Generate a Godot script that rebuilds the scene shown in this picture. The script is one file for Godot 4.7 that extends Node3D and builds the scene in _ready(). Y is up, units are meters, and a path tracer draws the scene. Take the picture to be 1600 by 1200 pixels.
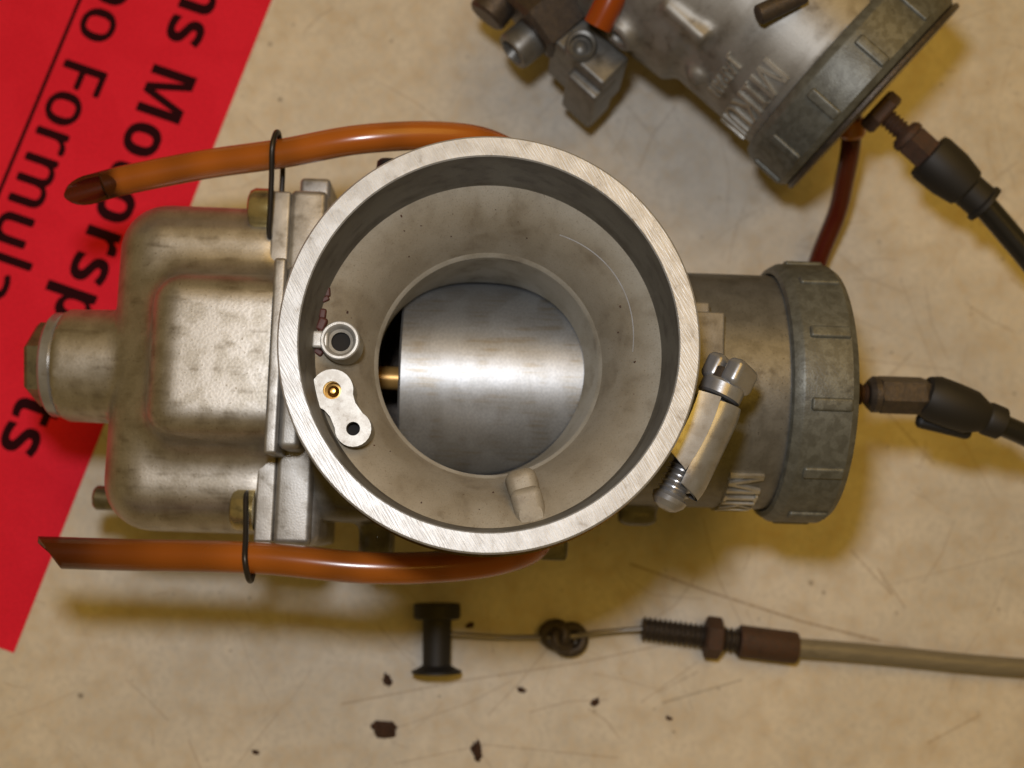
extends Node3D
# A used motorcycle-style carburetor standing on a stained bench top, mouth up, next to a second one.
# Lengths below are millimetres; MM turns them into metres.
const MM := 0.001
var M := {}
var taken := {}
var rng := RandomNumberGenerator.new()

# ---------------------------------------------------------------- objects
func numbered(called: String) -> String:
	if not taken.has(called):
		taken[called] = 0
		return called
	taken[called] += 1
	return "%s_%03d" % [called, taken[called]]

func thing(called: String, label: String, category: String, at := Vector3.ZERO, turn := 0.0, group := "") -> Node3D:
	var o := Node3D.new()
	o.name = numbered(called)
	add_child(o)
	o.position = at * MM
	o.rotation.y = turn
	tag(o, label, category, group)
	return o

func tag(o: Node, label: String, category: String, group := "") -> void:
	o.set_meta("label", label)
	o.set_meta("category", category)
	if group != "":
		o.set_meta("group", group)

func part(called: String, st: SurfaceTool, m: Material, parent: Node, label := "", has_normals := false) -> MeshInstance3D:
	if not has_normals:
		st.generate_normals()
	var o := MeshInstance3D.new()
	o.mesh = st.commit()
	o.material_override = m
	o.name = called if parent != self else numbered(called)
	if label != "":
		o.set_meta("label", label)
	parent.add_child(o, true)
	return o

# ---------------------------------------------------------------- shapes (all add to a SurfaceTool)
func begin() -> SurfaceTool:
	var st := SurfaceTool.new()
	st.begin(Mesh.PRIMITIVE_TRIANGLES)
	return st

func tri(st: SurfaceTool, a: Vector3, b: Vector3, c: Vector3, ua := Vector2.ZERO, ub := Vector2.ZERO, uc := Vector2.ZERO) -> void:
	st.set_uv(ua); st.add_vertex(a * MM)
	st.set_uv(ub); st.add_vertex(b * MM)
	st.set_uv(uc); st.add_vertex(c * MM)

func frame_x(at: Vector3) -> Transform3D:   # local Y of a lathe becomes +X
	return Transform3D(Basis(Vector3(0, -1, 0), Vector3(1, 0, 0), Vector3(0, 0, 1)), at)

func frame_to(at: Vector3, dir: Vector3) -> Transform3D:   # local Y becomes dir
	var y := dir.normalized()
	var x := y.cross(Vector3(0.13, 0.31, 0.94)).normalized()
	return Transform3D(Basis(x, y, x.cross(y)), at)

# profile: points (radius, height); faceted below 13 segments
func lathe(st: SurfaceTool, profile: Array, xf: Transform3D, segs := 64, sharp := 32.0, phase := 0.0) -> void:
	var g := 1
	var flat := segs < 13
	var run := 0.0
	for i in profile.size() - 1:
		var p: Vector2 = profile[i]
		var q: Vector2 = profile[i + 1]
		if i > 0:
			var o: Vector2 = profile[i - 1]
			if rad_to_deg(absf((p - o).angle_to(q - p))) > sharp:
				g += 1
		st.set_smooth_group(-1 if flat else g)
		var step := p.distance_to(q)
		for k in segs:
			var a := TAU * k / segs + phase
			var b := TAU * (k + 1) / segs + phase
			if k == segs - 1 and not flat:
				b = phase
			var pa := xf * Vector3(p.x * cos(a), p.y, p.x * sin(a))
			var pb := xf * Vector3(p.x * cos(b), p.y, p.x * sin(b))
			var qa := xf * Vector3(q.x * cos(a), q.y, q.x * sin(a))
			var qb := xf * Vector3(q.x * cos(b), q.y, q.x * sin(b))
			var u0 := float(k) / segs
			var u1 := float(k + 1) / segs
			if p.x > 1e-4:
				tri(st, pa, pb, qa, Vector2(u0, run * 0.02), Vector2(u1, run * 0.02), Vector2(u0, (run + step) * 0.02))
			if q.x > 1e-4:
				tri(st, pb, qb, qa, Vector2(u1, run * 0.02), Vector2(u1, (run + step) * 0.02), Vector2(u0, (run + step) * 0.02))
		run += step

func arc(cx: float, cy: float, r: float, a0: float, a1: float, n: int) -> Array:
	var out := []
	for i in n + 1:
		var a := deg_to_rad(lerpf(a0, a1, float(i) / n))
		out.append(Vector2(cx + r * cos(a), cy + r * sin(a)))
	return out

# box with rounded edges, turned by b about its centre
func rbox(st: SurfaceTool, c: Vector3, size: Vector3, r: float, b := Basis.IDENTITY, k := 3) -> void:
	var h := size * 0.5
	r = minf(r, minf(h.x, minf(h.y, h.z)) * 0.98)
	st.set_smooth_group(2)
	for ax in 3:
		var u := (ax + 1) % 3
		var v := (ax + 2) % 3
		var us := []
		var vs := []
		for i in k + 1:
			var t := r * (1.0 - tan(PI / 4 * (1.0 - float(i) / k)))
			us.append(-h[u] + t)
			vs.append(-h[v] + t)
		for i in k + 1:
			us.append(-us[k - i])
			vs.append(-vs[k - i])
		for s in [-1.0, 1.0]:
			var g := []
			for i in us.size():
				var row := []
				for j in vs.size():
					var p := Vector3.ZERO
					p[ax] = h[ax] * s
					p[u] = us[i]
					p[v] = vs[j]
					var inner := p.clamp(-h + Vector3.ONE * r, h - Vector3.ONE * r)
					row.append(c + b * (inner + (p - inner).normalized() * r))
				g.append(row)
			for i in us.size() - 1:
				for j in vs.size() - 1:
					if s > 0:
						tri(st, g[i][j], g[i][j + 1], g[i + 1][j]); tri(st, g[i + 1][j], g[i][j + 1], g[i + 1][j + 1])
					else:
						tri(st, g[i][j], g[i + 1][j], g[i][j + 1]); tri(st, g[i + 1][j], g[i + 1][j + 1], g[i][j + 1])

# smooth path through points
func curve(pts: Array, per := 8, closed := false) -> Array:
	var out := []
	var n := pts.size()
	var last := n if closed else n - 1
	for i in last:
		var p0: Vector3 = pts[(i - 1 + n) % n] if closed or i > 0 else pts[0] * 2.0 - pts[1]
		var p1: Vector3 = pts[i]
		var p2: Vector3 = pts[(i + 1) % n]
		var p3: Vector3 = pts[(i + 2) % n] if closed or i < n - 2 else pts[n - 1] * 2.0 - pts[n - 2]
		for k in per:
			var t := float(k) / per
			out.append(0.5 * ((2.0 * p1) + (p2 - p0) * t + (2.0 * p0 - 5.0 * p1 + 4.0 * p2 - p3) * t * t + (3.0 * p1 - p0 - 3.0 * p2 + p3) * t * t * t))
	if not closed:
		out.append(pts[n - 1])
	return out

# round tube along a path; radius is a number or a Callable(t 0..1); slant cuts the first end obliquely; inner > 0 makes it hollow
func tube(st: SurfaceTool, path: Array, radius, segs := 16, slant := Vector3.ZERO, inner := 0.0, tint = null, closed := false, squash := 1.0) -> void:
	var n := path.size()
	var rings := []
	var holes := []
	var t0: Vector3 = (path[1] - path[0]).normalized()
	var side := t0.cross(Vector3(0, 1, 0))
	if side.length() < 0.05:
		side = t0.cross(Vector3(1, 0, 0))
	side = side.normalized()
	for i in n:
		var a: Vector3 = path[(i - 1 + n) % n] if closed or i > 0 else path[i]
		var b: Vector3 = path[(i + 1) % n] if closed or i < n - 1 else path[i]
		var t := (b - a).normalized()
		side = (side - t * side.dot(t)).normalized()
		var up := side.cross(t)
		var r: float = radius.call(float(i) / (n - 1)) if radius is Callable else float(radius)
		var ring := []
		var hole := []
		for k in segs:
			var ang := TAU * k / segs
			var o := side * cos(ang) + up * sin(ang) * squash
			var shift := Vector3.ZERO
			if slant != Vector3.ZERO:
				shift = t * slant.dot(o) * r * maxf(0.0, 1.0 - float(i) / 5.0)
			ring.append(path[i] + o * r + shift)
			hole.append(path[i] + o * r * inner + shift)
		rings.append(ring)
		holes.append(hole)
	st.set_smooth_group(1)
	var m := n if closed else n - 1
	for i in m:
		var j := (i + 1) % n
		var ca = tint.call(float(i) / (n - 1)) if tint != null else Color.WHITE
		var cb = tint.call(float(j) / (n - 1)) if tint != null else Color.WHITE
		for k in segs:
			var l := (k + 1) % segs
			for lay in ([rings, holes] if inner > 0.0 else [rings]):
				var q := [[lay[i][k], ca, k, i], [lay[i][l], ca, k + 1, i], [lay[j][k], cb, k, j], [lay[i][l], ca, k + 1, i], [lay[j][l], cb, k + 1, j], [lay[j][k], cb, k, j]]
				for e in q:
					if tint != null:
						st.set_color(e[1])
					st.set_uv(Vector2(float(e[2]) / segs, float(e[3]) / n))
					st.add_vertex(e[0] * MM)
	if closed:
		return
	st.set_smooth_group(-1)
	for e in [0, n - 1]:
		if tint != null:
			st.set_color(tint.call(float(e) / (n - 1)))
		for k in segs:
			var l := (k + 1) % segs
			if inner > 0.0:
				tri(st, rings[e][k], holes[e][k], rings[e][l]); tri(st, rings[e][l], holes[e][k], holes[e][l])
			else:
				var mid := Vector3.ZERO
				for p in rings[e]:
					mid += p / segs
				tri(st, rings[e][k], mid, rings[e][l])

# surface nets over a distance field
func field(st: SurfaceTool, lo: Vector3, hi: Vector3, cell: float, f: Callable) -> void:
	var nx := int(ceil((hi.x - lo.x) / cell)) + 1
	var ny := int(ceil((hi.y - lo.y) / cell)) + 1
	var nz := int(ceil((hi.z - lo.z) / cell)) + 1
	var d := PackedFloat32Array()
	d.resize(nx * ny * nz)
	for x in nx:
		for y in ny:
			for z in nz:
				d[(x * ny + y) * nz + z] = f.call(lo + Vector3(x, y, z) * cell)
	var at := {}
	var sx := ny * nz
	var corner := [0, sx, nz, sx + nz, 1, sx + 1, nz + 1, sx + nz + 1]
	var cpos := [Vector3(0, 0, 0), Vector3(1, 0, 0), Vector3(0, 1, 0), Vector3(1, 1, 0), Vector3(0, 0, 1), Vector3(1, 0, 1), Vector3(0, 1, 1), Vector3(1, 1, 1)]
	var edges := [[0, 1], [2, 3], [4, 5], [6, 7], [0, 2], [1, 3], [4, 6], [5, 7], [0, 4], [1, 5], [2, 6], [3, 7]]
	for x in nx - 1:
		for y in ny - 1:
			for z in nz - 1:
				var i := x * sx + y * nz + z
				if absf(d[i]) > cell * 2.5:
					continue
				var inside := 0
				for c in corner:
					if d[i + c] < 0.0:
						inside += 1
				if inside == 0 or inside == 8:
					continue
				var sum := Vector3.ZERO
				var cnt := 0
				for e in edges:
					var da := d[i + corner[e[0]]]
					var db := d[i + corner[e[1]]]
					if (da < 0.0) != (db < 0.0):
						sum += cpos[e[0]].lerp(cpos[e[1]], da / (da - db))
						cnt += 1
				at[i] = lo + (Vector3(x, y, z) + sum / cnt) * cell
	st.set_smooth_group(1)
	for i in at:
		for ax in 3:
			var s: int = [sx, nz, 1][ax]
			var a: int = [nz, 1, sx][ax]
			var b: int = [1, sx, nz][ax]
			if i + s >= d.size() or (d[i] < 0.0) == (d[i + s] < 0.0):
				continue
			if not (at.has(i - a) and at.has(i - b) and at.has(i - a - b)):
				continue
			var q := [at[i], at[i - a], at[i - a - b], at[i - b]]
			if d[i] < 0.0:
				q.reverse()
			tri(st, q[0], q[1], q[2]); tri(st, q[0], q[2], q[3])

func smin(a: float, b: float, k: float) -> float:
	var h := clampf(0.5 + 0.5 * (b - a) / k, 0.0, 1.0)
	return lerpf(b, a, h) - k * h * (1.0 - h)

func d_box(p: Vector3, c: Vector3, half: Vector3, r: float) -> float:
	var q := (p - c).abs() - half + Vector3.ONE * r
	return q.max(Vector3.ZERO).length() + minf(maxf(q.x, maxf(q.y, q.z)), 0.0) - r

func d_cyl(p: Vector3, a: Vector3, b: Vector3, ra: float, rb: float, r := 0.4) -> float:   # capped, tapered
	var ab := b - a
	var l := ab.length()
	var t := (p - a).dot(ab) / l
	var rad := (p - a - ab * (t / l)).length()
	var q := Vector2(rad - lerpf(ra, rb, clampf(t / l, 0.0, 1.0)) + r, absf(t - l * 0.5) - l * 0.5 + r)
	return Vector2(maxf(q.x, 0.0), maxf(q.y, 0.0)).length() + minf(maxf(q.x, q.y), 0.0) - r

# lettering mesh; bend, if given, moves each vertex (mm)
func lettering(text: String, cap: float, depth: float, weight: int, bend: Callable) -> ArrayMesh:
	var tm := TextMesh.new()
	var f := SystemFont.new()
	f.font_names = PackedStringArray(["Droid Sans"])
	f.font_weight = weight
	tm.font = f
	tm.text = text
	tm.font_size = 64
	tm.pixel_size = cap / (0.714 * 64.0)
	tm.depth = depth
	tm.curve_step = 2.0
	tm.horizontal_alignment = HORIZONTAL_ALIGNMENT_LEFT
	tm.vertical_alignment = VERTICAL_ALIGNMENT_BOTTOM
	var low := TextMesh.new()
	low.font = f
	low.text = "H"
	low.font_size = 64
	low.pixel_size = tm.pixel_size
	low.vertical_alignment = VERTICAL_ALIGNMENT_BOTTOM
	var foot := Vector3(0, low.get_aabb().position.y, 0)
	var out := ArrayMesh.new()
	var st := begin()
	st.set_smooth_group(-1)
	for s in tm.get_surface_count():
		var arr := tm.surface_get_arrays(s)
		var v: PackedVector3Array = arr[Mesh.ARRAY_VERTEX]
		var idx = arr[Mesh.ARRAY_INDEX]
		var ids := range(v.size()) if idx == null or idx.size() == 0 else Array(idx)
		# a medium weight is printed as regular strokes laid over each other
		for pass_ in ([Vector3.ZERO, Vector3(0.5, 0.0, -0.006), Vector3(0.25, 0.22, -0.003), Vector3(0.25, -0.22, -0.009)] if weight == 500 else [Vector3.ZERO]):
			for i in ids:
				st.add_vertex(bend.call(v[i] - foot + pass_) * MM)
	st.generate_normals()
	st.commit(out)
	return out

# ---------------------------------------------------------------- materials
func srgb(r: float, g: float, b: float) -> Color:
	return Color(r, g, b).linear_to_srgb()

func noise(seed_: int, freq: float, octaves := 4, kind := FastNoiseLite.TYPE_SIMPLEX_SMOOTH) -> FastNoiseLite:
	var n := FastNoiseLite.new()
	n.seed = seed_
	n.noise_type = kind
	n.frequency = freq
	n.fractal_octaves = octaves
	return n

func bytes(n: FastNoiseLite, w: int, h: int) -> PackedByteArray:
	var im := n.get_seamless_image(w, h)
	im.convert(Image.FORMAT_L8)
	return im.get_data()

func squeezed(n: FastNoiseLite, w: int, h: int, sx: int, sy: int) -> PackedByteArray:   # noise stretched along one way
	var im := n.get_seamless_image(w / sx, h / sy)
	im.convert(Image.FORMAT_L8)
	im.resize(w, h, Image.INTERPOLATE_CUBIC)
	return im.get_data()

# three-tone map: a, b, c are colours (linear) mixed by coarse and fine noise; specks are dark pits
func tones(size: int, base: Color, alt: Color, dark: Color, coarse: PackedByteArray, mid: PackedByteArray, fine: PackedByteArray, grime := 0.5, speck := 0.8) -> ImageTexture:
	var out := PackedByteArray()
	out.resize(size * size * 3)
	for i in size * size:
		var a := coarse[i] / 255.0
		var b := mid[i] / 255.0
		var c := fine[i] / 255.0
		var col := base.lerp(alt, smoothstep(0.35, 0.65, a))
		var g := smoothstep(grime, grime + 0.35, 0.55 * b + 0.45 * a)
		col = col.lerp(dark, g * 0.8)
		col = col.lerp(dark, 0.85 * smoothstep(speck, speck + 0.08, c))
		var l := 0.86 + 0.28 * c
		out[i * 3] = int(clampf(pow(col.r * l, 0.4545), 0, 1) * 255.0)
		out[i * 3 + 1] = int(clampf(pow(col.g * l, 0.4545), 0, 1) * 255.0)
		out[i * 3 + 2] = int(clampf(pow(col.b * l, 0.4545), 0, 1) * 255.0)
	var im := Image.create_from_data(size, size, false, Image.FORMAT_RGB8, out)
	im.generate_mipmaps()
	return ImageTexture.create_from_image(im)

func grey_tex(data: PackedByteArray, w: int, h: int) -> ImageTexture:
	return ImageTexture.create_from_image(Image.create_from_data(w, h, false, Image.FORMAT_L8, data))

func mat(called: String, tex: Texture2D, tint: Color, metal: float, rough: float, bump: Texture2D = null, relief := 0.0, per_mm := 40.0, triplanar := true) -> StandardMaterial3D:
	var m := StandardMaterial3D.new()
	m.resource_name = called
	m.albedo_color = tint
	m.albedo_texture = tex
	m.metallic = metal
	m.roughness = rough
	if bump != null:
		m.heightmap_enabled = true
		m.heightmap_texture = bump
		m.heightmap_scale = relief
	if triplanar:
		m.uv1_triplanar = true
		m.uv1_scale = Vector3.ONE * (1000.0 / per_mm)
	M[called] = m
	return m

func plain(called: String, lin: Color, metal: float, rough: float) -> StandardMaterial3D:
	var m := StandardMaterial3D.new()
	m.resource_name = called
	m.albedo_color = lin.linear_to_srgb()
	m.metallic = metal
	m.roughness = rough
	M[called] = m
	return m

func make_materials() -> void:
	var S := 512
	var coarse := bytes(noise(3, 0.008, 4), S, S)
	var mid := bytes(noise(11, 0.02, 5), S, S)
	var fine := bytes(noise(5, 0.16, 3), S, S)
	var fine2 := bytes(noise(29, 0.09, 4), S, S)
	var streak := squeezed(noise(17, 0.05, 4), S, S, 8, 1)     # long in u, fine in v
	var streak2 := squeezed(noise(23, 0.12, 3), S, S, 16, 1)
	var grain := grey_tex(fine, S, S)
	var lumps := grey_tex(fine2, S, S)
	var lines := grey_tex(streak, S, S)
	# cast aluminium, clean to dirty
	mat("cast", tones(S, Color(.42, .41, .385), Color(.33, .315, .285), Color(.12, .10, .07), coarse, mid, fine, 0.54, 0.8), Color.WHITE, 0.75, 0.45, grain, 0.0016, 34)
	mat("cast_grey", tones(S, Color(.165, .162, .148), Color(.13, .126, .112), Color(.045, .038, .03), mid, coarse, fine2, 0.6, 0.78), Color.WHITE, 0.5, 0.42, grain, 0.0016, 40)
	mat("bowl_metal", tones(S, Color(.47, .455, .42), Color(.38, .36, .315), Color(.13, .105, .07), mid, streak, fine, 0.55, 0.78), Color.WHITE, 0.92, 0.44, grain, 0.0012, 60)
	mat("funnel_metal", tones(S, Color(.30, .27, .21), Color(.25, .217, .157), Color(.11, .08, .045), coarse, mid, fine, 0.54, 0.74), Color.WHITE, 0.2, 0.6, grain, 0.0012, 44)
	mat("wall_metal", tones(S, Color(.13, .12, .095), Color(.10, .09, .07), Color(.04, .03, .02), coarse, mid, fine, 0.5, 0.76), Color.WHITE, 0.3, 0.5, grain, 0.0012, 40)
	mat("bore_metal", tones(S, Color(.40, .38, .325), Color(.33, .305, .245), Color(.14, .11, .07), coarse, mid, fine, 0.54, 0.77), Color.WHITE, 0.25, 0.42, grain, 0.0012, 40)
	mat("zinc", tones(S, Color(.085, .086, .070), Color(.135, .14, .12), Color(.03, .028, .02), mid, coarse, fine2, 0.54, 0.8), Color.WHITE, 0.3, 0.46, lumps, 0.003, 26)
	# rim: file marks across it
	var diag := squeezed(noise(31, 0.07, 5), 1024, 1024, 14, 1)
	mat("filed_rim", tones(S, Color(.38, .385, .38), Color(.33, .33, .32), Color(.17, .15, .12), coarse, mid, fine, 0.62, 0.82), Color.WHITE, 0.5, 0.42, grey_tex(diag, 1024, 1024), 0.0020, 30, false)
	mat("jet_metal", tones(S, Color(.42, .42, .395), Color(.35, .34, .31), Color(.16, .135, .10), coarse, mid, fine, 0.6, 0.7), Color.WHITE, 0.3, 0.42, grain, 0.001, 14)
	# slide: drawn along its length
	var drawn := squeezed(noise(23, 0.10, 4), S, S, 1, 16)
	var cloud := bytes(noise(24, 0.010, 3), S, S)
	var sl := mat("slide_metal", tones(S, Color(.32, .335, .35), Color(.28, .29, .295), Color(.235, .21, .165), cloud, drawn, fine, 0.56, 0.92), Color.WHITE, 0.78, 0.44, grey_tex(drawn, S, S), 0.0003, 40, false)
	sl.uv1_scale = Vector3(2, 1, 1)
	mat("steel", tones(S, Color(.37, .385, .41), Color(.31, .31, .31), Color(.14, .105, .06), coarse, mid, fine, 0.58, 0.86), Color.WHITE, 0.7, 0.3, lumps, 0.0006, 22)
	mat("gilt", tones(S, Color(.22, .195, .12), Color(.165, .15, .095), Color(.055, .048, .032), coarse, mid, fine, 0.52, 0.8), Color.WHITE, 0.8, 0.36, lumps, 0.001, 16)
	var js: StandardMaterial3D = M.jet_metal.duplicate()   # the same metal for a mesh built in millimetres
	js.uv1_scale = Vector3.ONE / 14.0
	M.jet_small = js
	var sol := plain("amber_solid", Color(.45, .17, .03), 0.0, 0.25)
	plain("dull_brass", Color(.52, .30, .09), 0.5, 0.36)
	plain("brass", Color(.55, .33, .10), 1.0, 0.3)
	mat("rust", tones(S, Color(.060, .034, .022), Color(.085, .036, .018), Color(.02, .014, .011), mid, coarse, fine2, 0.5, 0.76), Color.WHITE, 0.25, 0.62, lumps, 0.012, 12)
	mat("flake", tones(S, Color(.045, .018, .009), Color(.075, .03, .013), Color(.015, .009, .006), mid, coarse, fine2, 0.5, 0.76), Color.WHITE, 0.0, 0.85, lumps, 0.02, 9)
	mat("dark_iron", tones(S, Color(.055, .044, .036), Color(.085, .064, .045), Color(.022, .018, .014), mid, coarse, fine2, 0.5, 0.76), Color.WHITE, 0.5, 0.45, lumps, 0.008, 14)
	var sg: StandardMaterial3D = M.gilt.duplicate()
	sg.albedo_color = Color(1.4, 1.36, 1.2)
	sg.roughness = 0.24
	M.screw_gilt = sg
	var oc: StandardMaterial3D = M.cast.duplicate()
	oc.albedo_color = Color(0.86, 0.86, 0.85)
	oc.metallic = 0.6
	oc.roughness = 0.52
	M.old_cast = oc
	var pc: StandardMaterial3D = M.cast.duplicate()
	pc.albedo_color = Color(0.72, 0.71, 0.69)
	pc.metallic = 0.3
	M.pad_cast = pc
	var wc: StandardMaterial3D = M.cast.duplicate()   # raised faces, worn bright
	wc.albedo_color = Color(1.1, 1.1, 1.08)
	M.worn_cast = wc
	var bs: StandardMaterial3D = M.steel.duplicate()
	bs.albedo_color = Color(0.6, 0.5, 0.4)
	M.band_steel = bs
	var br: StandardMaterial3D = M.steel.duplicate()
	br.albedo_color = Color(1.22, 1.22, 1.22)
	br.roughness = 0.36
	br.metallic = 0.45
	M.bright_steel = br
	plain("rubber", Color(.010, .009, .008), 0.0, 0.6)
	plain("black_sheath", Color(.010, .010, .010), 0.0, 0.3)
	plain("grime", Color(.008, .007, .006), 0.0, 0.9)
	plain("sealant", Color(.05, .010, .006), 0.0, 0.6)
	plain("clip_wire", Color(.035, .03, .025), 0.6, 0.4)
	plain("inner_wire", Color(.25, .23, .20), 0.8, 0.4)
	mat("olive_sheath", tones(S, Color(.20, .175, .12), Color(.17, .15, .105), Color(.09, .075, .05), streak, coarse, fine, 0.6, 0.84), Color.WHITE, 0.0, 0.42, lumps, 0.003, 30)
	var am := plain("amber", Color(.37, .10, .011), 0.0, 0.22)
	am.transparency = BaseMaterial3D.TRANSPARENCY_ALPHA
	am.albedo_color.a = 0.78
	am.vertex_color_use_as_albedo = true
	var dr := plain("dark_amber", Color(.085, .012, .006), 0.0, 0.18)
	dr.transparency = BaseMaterial3D.TRANSPARENCY_ALPHA
	dr.albedo_color.a = 0.92
	dr.vertex_color_use_as_albedo = true
	mat("paper", tones(256, Color(.70, .013, .040), Color(.67, .011, .036), Color(.55, .006, .010), bytes(noise(41, 0.01, 3), 256, 256), bytes(noise(42, 0.03, 3), 256, 256), bytes(noise(43, 0.3, 2), 256, 256), 0.75, 0.97), Color.WHITE, 0.0, 0.8, null, 0.0, 60)
	M.paper.metallic_specular = 0.25
	plain("ink", Color(.022, .003, .006), 0.0, 0.85)
	M.ink.metallic_specular = 0.2

func stroke(im: Image, pts: Array, col: Color, width: float, strength: float) -> void:   # soft line in the stain layer
	for s in pts.size() - 1:
		var a: Vector2 = pts[s]
		var b: Vector2 = pts[s + 1]
		var n := int(a.distance_to(b) * 1.5) + 1
		for i in n:
			var p := a.lerp(b, float(i) / n)
			var k := strength * (0.45 + 0.75 * rng.randf())
			var r := int(ceil(width)) + 1
			for dx in range(-r, r + 1):
				for dy in range(-r, r + 1):
					var x := int(p.x) + dx
					var y := int(p.y) + dy
					if x < 0 or y < 0 or x >= im.get_width() or y >= im.get_height():
						continue
					var q := Vector2(x + 0.5, y + 0.5).distance_to(p) / width
					var al := k * exp(-q * q)
					var old := im.get_pixel(x, y)
					if al > old.a:
						im.set_pixel(x, y, Color(col.r, col.g, col.b, minf(al, 0.95)))

func bench_material() -> void:
	# the base repeats every 300 mm; the stain layer covers 300 x 225 mm of the bench once
	var W := 1024
	var coarse := bytes(noise(61, 0.006, 4), W, W)
	var mid := bytes(noise(62, 0.034, 5), W, W)
	var fine := bytes(noise(63, 0.13, 4), W, W)
	var veins := bytes(noise(66, 0.018, 3), W, W)
	var veil := squeezed(noise(64, 0.03, 4), W, W, 3, 1)
	var out := PackedByteArray()
	out.resize(W * W * 3)
	for i in W * W:
		var a := coarse[i] / 255.0
		var b := mid[i] / 255.0
		var c := fine[i] / 255.0
		var d := veil[i] / 255.0
		var s := smoothstep(0.40, 0.8, 0.45 * b + 0.4 * c + 0.15 * d)
		var v := 1.0 - absf(2.0 * veins[i] / 255.0 - 1.0)
		var col := Color(.64, .60, .525).lerp(Color(.585, .555, .495), smoothstep(0.3, 0.7, a))
		col = col.lerp(Color(.45, .36, .24), s * 0.5)
		col = col.lerp(Color(.42, .33, .21), 0.2 * smoothstep(0.84, 1.0, v) * b)
		var l := 0.86 + 0.28 * c
		out[i * 3] = int(pow(col.r * l, 0.4545) * 255.0)
		out[i * 3 + 1] = int(pow(col.g * l, 0.4545) * 255.0)
		out[i * 3 + 2] = int(pow(col.b * l, 0.4545) * 255.0)
	var m := mat("bench", ImageTexture.create_from_image(Image.create_from_data(W, W, false, Image.FORMAT_RGB8, out)), Color.WHITE, 0.0, 0.5, grey_tex(fine, W, W), 0.003, 1, false)
	m.metallic_specular = 0.35
	var im := Image.create(1600, 1200, false, Image.FORMAT_RGBA8)
	im.fill(Color(.3, .22, .13, 0))
	var brown := Color(.46, .35, .22)
	var at := func(x: float, z: float) -> Vector2: return Vector2((x + 142.5) / 300.0 * 1600.0, (z + 122.5) / 225.0 * 1200.0)
	# long scratches seen on the bench
	stroke(im, [at.call(33, 35), at.call(50, 41), at.call(72, 48), at.call(90, 52.5)], brown, 1.6, 0.6)
	stroke(im, [at.call(90, 52.5), at.call(104, 55.5)], brown, 1.1, 0.3)
	stroke(im, [at.call(32, 38), at.call(38, 42), at.call(50, 43)], brown, 1.1, 0.28)
	stroke(im, [at.call(50, 25), at.call(53, 38), at.call(60, 52)], brown, 1.2, 0.3)
	stroke(im, [at.call(-32, 66), at.call(-5, 61), at.call(22, 57), at.call(46, 52)], brown, 1.2, 0.42)
	stroke(im, [at.call(-22, 72), at.call(-4, 66), at.call(6, 61)], brown, 1.0, 0.3)
	stroke(im, [at.call(-20, 79), at.call(0, 75), at.call(30, 78)], brown, 1.2, 0.3)
	stroke(im, [at.call(35, 66), at.call(48, 57)], brown, 1.0, 0.35)
	stroke(im, [at.call(40, 66), at.call(58, 61)], Color(.2, .15, .1), 1.2, 0.4)
	stroke(im, [at.call(85, -10), at.call(104, 12)], brown, 1.3, 0.4)
	stroke(im, [at.call(70, 8), at.call(86, 0), at.call(100, -14)], brown, 1.2, 0.36)
	stroke(im, [at.call(72, -14), at.call(110, -10)], brown, 1.1, 0.3)
	stroke(im, [at.call(98, -32), at.call(110, 4), at.call(118, 20)], brown, 1.1, 0.25)
	stroke(im, [at.call(84, 32), at.call(93, 42), at.call(90, 36), at.call(96, 45)], brown, 1.3, 0.4)
	stroke(im, [at.call(100, 75), at.call(112, 69)], brown, 1.4, 0.35)
	stroke(im, [at.call(92, 40), at.call(124, 32)], brown, 1.0, 0.25)
	for i in 420:   # short faint ones anywhere
		var p := Vector2(rng.randf() * 1600, rng.randf() * 1200)
		var a := rng.randf() * TAU
		var l := rng.randf_range(10, 110)
		var bow := rng.randf_range(-0.3, 0.3)
		var q := p + Vector2(cos(a), sin(a)) * l
		stroke(im, [p, p.lerp(q, 0.5) + Vector2(-sin(a), cos(a)) * l * bow * 0.3, q], brown, rng.randf_range(0.7, 1.3), rng.randf_range(0.10, 0.36))
	for i in 330:   # specks of dirt ground into it
		var p := Vector2(rng.randf() * 1600, rng.randf() * 1200)
		var r := rng.randf_range(0.7, 1.4) if rng.randf() < 0.85 else rng.randf_range(1.8, 3.2)
		stroke(im, [p, p + Vector2(rng.randf_range(-2, 2), rng.randf_range(-2, 2))], Color(.22, .17, .12), r, rng.randf_range(0.15, 0.7))
	m.detail_enabled = true
	m.detail_albedo = ImageTexture.create_from_image(im)
	m.detail_blend_mode = BaseMaterial3D.BLEND_MODE_MIX
	m.detail_uv_layer = BaseMaterial3D.DETAIL_UV_2
	m.texture_repeat = true

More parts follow.
